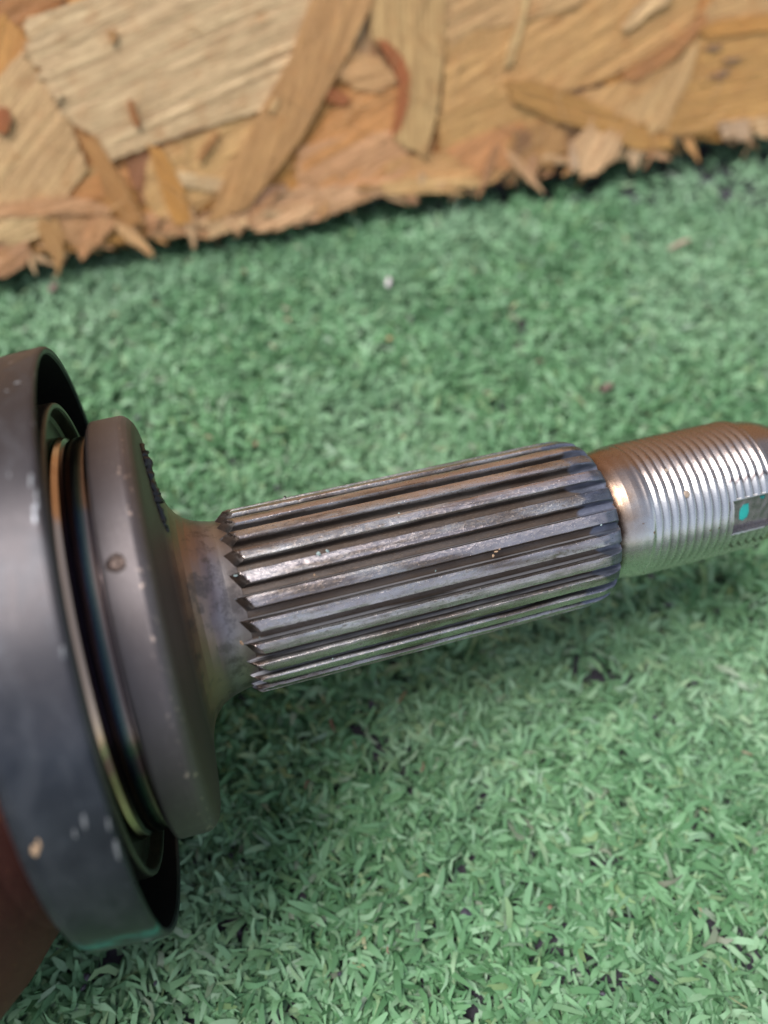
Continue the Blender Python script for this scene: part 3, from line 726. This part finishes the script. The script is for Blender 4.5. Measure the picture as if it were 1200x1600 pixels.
# filler strands over the whole face that can come into view, lowest layer
random.seed(11)
for q in range(105):
    u = random.uniform(-70, 330); v = random.uniform(2, 110) ; L = random.uniform(22, 60); Wd = random.uniform(5, 15); a = random.gauss(0.1, 0.55)
    if q < 60: u = random.uniform(-15, 250); v = random.uniform(1, 95)
    pts = [(-L/2, -Wd*.3), (-L*.2, -Wd*.5), (L*.3, -Wd*.45), (L/2, -Wd*.2), (L*.46, Wd*.3), (L*.1, Wd*.5), (-L*.4, Wd*.42)]
    pts = [(u+x*math.cos(a)-y*math.sin(a), max(v+x*math.sin(a)+y*math.cos(a), -1.5+random.random())) for x, y in pts]
    strand(pts, a, random.uniform(-0.1, 0.7), random.choice([STRAW, AMBER, AMBER, ORANGE, PALE, BROWN]), grid=3.5, relief=0.3)
# traced strands
tr([(-60, 20), (100, -60), (110, -5), (50, 28), (28, 40), (-60, 90)], 25, 0.6, BROWN)
tr([(-60, 40), (10, 22), (45, 62), (12, 118), (-60, 150)], 60, 0.9, AMBER)
tr([(45, 28), (130, 0), (300, -60), (600, -60), (560, 60), (505, 135), (430, 165), (300, 205), (170, 252), (140, 205), (112, 190), (60, 110), (36, 74), (48, 52)], 14, 2.1, PALE, relief=0.3, rag=0.8, thick=1.0)
tr([(-60, 140), (0, 118), (38, 76), (60, 112), (110, 192), (138, 262), (100, 312), (0, 328), (-60, 335)], 38, 1.6, (0.58, 0.40, 0.22), relief=0.28, rag=0.6, thick=0.9)
tr([(500, -40), (600, -40), (545, 80), (500, 160), (470, 215), (405, 300), (385, 325), (322, 348), (345, 290), (400, 185), (450, 95)], 58, 3.3, (0.47, 0.27, 0.12), relief=0.12, rag=0.15, thick=0.5)
tr([(230, 240), (330, 200), (430, 165), (400, 240), (345, 300), (300, 330), (250, 345), (225, 310)], 20, 1.3, STRAW, relief=0.4)
tr([(265, 265), (355, 280), (370, 292), (340, 300), (270, 288)], -5, 2.2, PALE, relief=0.2)
tr([(232, 225), (256, 235), (285, 290), (300, 345), (272, 350), (252, 300)], -62, 2.6, AMBER, relief=0.15)
tr([(120, 205), (152, 215), (180, 262), (205, 300), (228, 350), (200, 352), (172, 318), (150, 262)], -62, 3.2, (0.44, 0.23, 0.09), relief=0.2)
tr([(-40, 322), (110, 305), (172, 318), (172, 333), (80, 336), (-40, 340)], 4, 2.8, PINK, relief=0.2)
tr([(-40, 338), (60, 335), (78, 342), (60, 370), (20, 382), (-40, 372)], 14, 2.5, (0.66, 0.49, 0.28), relief=0.4)
tr([(-40, 372), (30, 380), (50, 392), (20, 420), (-40, 430)], 20, 1.4, (0.40, 0.24, 0.15), relief=0.4)
tr([(80, 340), (130, 335), (190, 345), (160, 380), (128, 405), (118, 385)], 30, 1.6, (0.46, 0.26, 0.14))
tr([(180, 350), (235, 330), (330, 345), (350, 360), (322, 372), (230, 355)], 10, 1.2, PINK)
tr([(575, -40), (690, -40), (692, 70), (680, 180), (662, 245), (640, 235), (612, 215), (632, 155), (610, 95), (578, 60)], 86, 2.8, (0.55, 0.38, 0.19), relief=0.3, bend=0.3, rag=0.3)
tr([(585, 62), (604, 66), (626, 88), (638, 118), (636, 160), (624, 200), (610, 216), (616, 170), (622, 130), (606, 95)], 84, 3.1, RED, relief=0.1, rag=0.12, thick=0.4)
tr([(516, 95), (560, 80), (600, 95), (618, 128), (590, 145), (552, 140), (520, 118)], 5, 2.4, (0.58, 0.35, 0.18), relief=0.5)
tr([(508, 142), (530, 140), (548, 158), (535, 166), (512, 158)], 12, 2.6, RED, relief=0.1)
tr([(540, 140), (610, 130), (640, 150), (620, 220), (600, 292), (540, 305), (468, 300), (470, 245), (500, 205)], 24, 1.7, ORANGE, relief=0.35, thick=0.8)
tr([(468, 230), (560, 205), (640, 205), (640, 260), (600, 305), (520, 322), (460, 310)], 18, 1.9, PINK, relief=0.3)
tr([(385, 315), (470, 292), (600, 285), (590, 305), (500, 342), (420, 362), (370, 352), (325, 372), (352, 340)], 10, 2.2, (0.62, 0.38, 0.24), relief=0.4, rag=1.0)
tr([(600, 250), (700, 235), (800, 255), (770, 285), (720, 292), (650, 300), (600, 306)], 4, 1.8, (0.62, 0.36, 0.17), relief=0.5, rag=0.9)
tr([(690, 60), (820, 20), (950, -20), (1100, -40), (1080, 40), (1000, 95), (930, 130), (850, 150), (760, 150), (690, 200)], 22, 1.5, (0.56, 0.34, 0.15), relief=0.5, thick=0.8)
tr([(680, -40), (940, -40), (900, 10), (800, 38), (740, 48), (700, 75), (690, 40)], 18, 2.0, (0.58, 0.38, 0.2), relief=0.4)
tr([(815, -20), (828, -20), (812, 50), (798, 98), (784, 108), (790, 75), (806, 30)], 72, 2.7, (0.58, 0.42, 0.22), relief=0.1, rag=0.15)
tr([(965, 42), (990, 10), (1030, -20), (1050, -25), (1040, 5), (1010, 20), (985, 44), (968, 50)], 45, 3.0, (0.66, 0.46, 0.26), relief=0.4)
tr([(680, 180), (760, 150), (850, 150), (870, 190), (840, 250), (770, 262), (690, 245)], 12, 1.7, (0.54, 0.33, 0.14), relief=0.4)
tr([(690, 235), (760, 205), (820, 190), (838, 215), (800, 262), (740, 268)], 30, 2.1, (0.55, 0.26, 0.12), relief=0.4)
tr([(785, 128), (830, 125), (900, 150), (985, 190), (1048, 216), (1040, 232), (990, 235), (930, 205), (865, 190), (800, 160)], -20, 3.4, (0.45, 0.25, 0.085), relief=0.2, rag=0.3)
tr([(880, 150), (960, 130), (1010, 100), (1085, 45), (1075, 70), (1010, 140), (960, 178), (900, 165)], 34, 2.5, (0.58, 0.35, 0.16), relief=0.3)
tr([(955, 182), (1010, 140), (1090, 60), (1075, 120), (1055, 160), (1035, 205), (1005, 200)], 58, 2.7, (0.56, 0.37, 0.19), relief=0.3)
tr([(1075, 62), (1120, 40), (1280, 30), (1280, 190), (1200, 200), (1120, 206), (1035, 212), (1060, 150)], 4, 2.2, (0.52, 0.30, 0.11), relief=0.28, rag=0.6, thick=0.9)
tr([(1080, 45), (1130, 30), (1280, 15), (1280, 45), (1180, 50), (1100, 62)], 5, 3.0, AMBER, relief=0.15)
tr([(1090, 20), (1150, -30), (1300, -40), (1300, 25), (1180, 35), (1095, 48)], 10, 1.9, (0.56, 0.36, 0.18))
tr([(960, 120), (1040, 70), (1095, 20), (1100, 35), (1050, 90), (985, 130)], 38, 3.3, (0.36, 0.16, 0.06), relief=0.15)
for (x, y, a, b) in ((1110, 75, 16, 6), (1138, 94, 18, 5), (1118, 116, 18, 9)):     # grey glue stains as thin dark flakes
    tr([(x-a, y+b*.6), (x-a*.3, y-b*.4), (x+a, y-b), (x+a*.6, y+b*.2), (x, y+b)], 14, 2.95, (0.16, 0.12, 0.10), relief=0.1, thick=0.3, rag=0.4, grid=1.2)
tr([(915, 195), (935, 200), (968, 215), (960, 245), (925, 272), (905, 275), (886, 262), (884, 232)], 55, 3.6, (0.68, 0.44, 0.27), relief=0.5, rag=0.6)
tr([(884, 225), (893, 228), (900, 262), (890, 266), (884, 250)], 80, 4.2, (0.72, 0.50, 0.32), relief=0.1)
tr([(780, 230), (810, 200), (850, 190), (880, 205), (882, 240), (840, 262), (800, 268)], 70, 2.4, (0.40, 0.23, 0.10), relief=0.5)
tr([(200, 155), (207, 156), (219, 190), (219, 200), (211, 198), (203, 178)], -70, 3.5, (0.30, 0.11, 0.035), relief=0.05, rag=0.05, grid=1.2)
tr([(0, 166), (12, 168), (20, 185), (16, 205), (4, 210), (-8, 200)], 70, 3.2, RED, relief=0.1, grid=1.2)
tr([(82, 140), (95, 140), (98, 150), (90, 160), (80, 152)], 30, 3.4, PALE, relief=0.1, grid=1.2)
tr([(168, 48), (180, 50), (184, 66), (174, 68)], 30, 3.3, (0.45, 0.25, 0.1), relief=0.1, grid=1.2)
tr([(308, 250), (318, 230), (338, 205), (342, 208), (325, 235), (312, 252)], 55, 2.9, BROWN, relief=0.05, rag=0.05, grid=1.2)
tr([(414, 172), (425, 155), (436, 152), (434, 165), (422, 178)], 60, 4.0, (0.62, 0.42, 0.22), relief=0.1, grid=1.2)
tr([(1004, 190), (1012, 186), (1022, 190), (1024, 202), (1014, 207), (1006, 204)], 60, 4.0, (0.62, 0.42, 0.22), relief=0.1, grid=1.2)
for pix, dg, wz, cl in (
    ([(55, 345), (92, 342), (104, 375), (98, 405), (92, 428), (84, 402), (70, 385)], 100, 2.6, (0.46, 0.27, 0.12)),
    ([(176, 340), (204, 350), (226, 372), (242, 398), (236, 400), (206, 380), (188, 366)], -40, 2.8, (0.60, 0.37, 0.20)),
    ([(150, 330), (172, 335), (182, 352), (160, 372), (140, 392), (128, 408), (130, 380), (140, 352)], 60, 2.4, (0.52, 0.28, 0.15)),
    ([(0, 385), (35, 372), (52, 392), (40, 412), (12, 430), (-20, 436), (-30, 400)], 25, 2.3, (0.40, 0.22, 0.13)),
    ([(300, 342), (372, 335), (384, 350), (352, 362), (322, 376), (330, 358)], 20, 2.8, (0.70, 0.45, 0.27)),
    ([(352, 330), (372, 348), (378, 368), (366, 360), (350, 345)], -70, 3.0, (0.66, 0.42, 0.26)),
    ([(590, 285), (660, 275), (735, 278), (768, 284), (740, 292), (700, 292), (728, 304), (680, 300), (640, 304), (600, 302)], -4, 2.9, (0.74, 0.44, 0.22)),
    ([(600, 296), (640, 296), (655, 318), (640, 318), (630, 308), (610, 305)], -30, 2.6, (0.42, 0.24, 0.16)),
    ([(395, 330), (470, 312), (500, 320), (470, 345), (430, 358), (400, 360)], 14, 2.7, (0.68, 0.42, 0.26)),
    ([(812, 250), (835, 240), (842, 262), (830, 280), (822, 272)], 80, 2.4, (0.36, 0.20, 0.12)),
    ([(980, 225), (1003, 235), (995, 252), (982, 263), (978, 245)], 75, 2.6, (0.62, 0.46, 0.32)),
    ([(1120, 190), (1168, 186), (1165, 215), (1150, 222), (1140, 210), (1128, 220)], 10, 3.0, (0.72, 0.50, 0.32)),
    ([(1170, 185), (1215, 180), (1215, 210), (1185, 216), (1172, 205)], 5, 3.0, (0.70, 0.46, 0.28)),
    ([(232, 205), (250, 215), (262, 262), (250, 280), (238, 240)], -70, 1.5, (0.14, 0.065, 0.03)),  # this and the dark flakes below stand in for shaded gaps between strands
    ([(195, 250), (240, 235), (262, 250), (248, 300), (222, 320), (205, 285)], 60, 1.2, (0.22, 0.09, 0.05)),
    ([(395, 305), (440, 285), (455, 296), (420, 315), (392, 322)], 20, 2.5, (0.24, 0.15, 0.11)),
    ([(798, 205), (818, 200), (830, 225), (808, 245), (796, 232)], 60, 2.6, (0.20, 0.11, 0.06))):
    tr(pix, dg, wz, cl, rag=0.7, relief=0.35, grid=1.5)
# splinters hanging off the broken lower edge
random.seed(5)
def sliver(u, v, ang, L, Wd, w0, col, tilt):
    pts = [(0, -Wd*.5), (L*.55, -Wd*.4), (L, -Wd*.03), (L*.93, Wd*.12), (L*.5, Wd*.45), (0, Wd*.5), (-L*.2, 0)]
    ca, sa = math.cos(ang), math.sin(ang)
    return strand([(u+x*ca-y*sa, v+x*sa+y*ca) for x, y in pts], ang, w0, col, name='splinter', thick=random.uniform(.3, .8), rag=0.45, relief=0.25, tilt=(tilt, random.uniform(-.4, .4)), grid=1.5)
cols = [(0.50, 0.31, 0.19), (0.60, 0.38, 0.24), (0.40, 0.22, 0.12), (0.66, 0.46, 0.30), (0.34, 0.18, 0.10), (0.54, 0.30, 0.13)]
for q in range(140):
    u = -25+310*(q+random.random())/140
    L = random.choice([random.uniform(4, 7), random.uniform(5, 11), random.uniform(8, 16)])
    ang = math.radians(random.choice([random.gauss(-80, 22), random.gauss(-40, 18), random.gauss(-135, 18), random.gauss(-15, 10)]))
    v0 = random.uniform(0.0, 5)
    v0 = max(v0, -4.5 - L*math.sin(ang) - random.random()*4.0)
    sliver(u, v0, ang, L, random.uniform(.9, 3.2), random.choice([random.uniform(0.3, 3), random.uniform(-8, 0)]), random.choice(cols), random.uniform(-.6, .9))

# loose hair-thin fibres lifted off the face and the torn edge
random.seed(21)
V = []; F = []
for q in range(420):
    low = q < 230
    u = random.uniform(-20, 290); v = random.uniform(-1, 9)if low else random.uniform(5, 95)
    L = random.uniform(2.0, 9.0) if low else random.uniform(4, 20); wd = random.uniform(.10, .32)
    a = random.gauss(0.2, 0.9) if not low else random.choice([random.gauss(0.1, .35), random.gauss(-1.2, .5), random.gauss(.9, .4)])
    w_ = random.uniform(1.6, 2.6) if not low else random.uniform(-3, 2.8)
    o = len(V); n = 5; kz = random.uniform(0, 1.2)
    for i in range(n):
        t = i/(n-1); x = (t-.5)*L; bend = 0.06*L*math.sin(t*3.1)*(1 if q % 2 else -1); h = w_+kz*t*t*(1.6 if low else .7)
        ww = wd*(1-abs(2*t-1)**2*.8)
        for (dy, dz) in ((-ww/2, 0), (0, ww*.6), (ww/2, 0)):
            X = u+x*math.cos(a)-(bend+dy)*math.sin(a); Y = v+x*math.sin(a)+(bend+dy)*math.cos(a)
            V.append((X*MM, max(Y, -6)*MM, (h+dz)*MM))
    for i in range(n-1):
        for j in range(3): F.append((o+i*3+j, o+i*3+(j+1) % 3, o+(i+1)*3+(j+1) % 3, o+(i+1)*3+j))
fb = mesh_np('wood_fibres', V, F, M_WOOD, board, False); fb.color = (0.78, 0.50, 0.24, 1); tag(fb, kind='stuff')
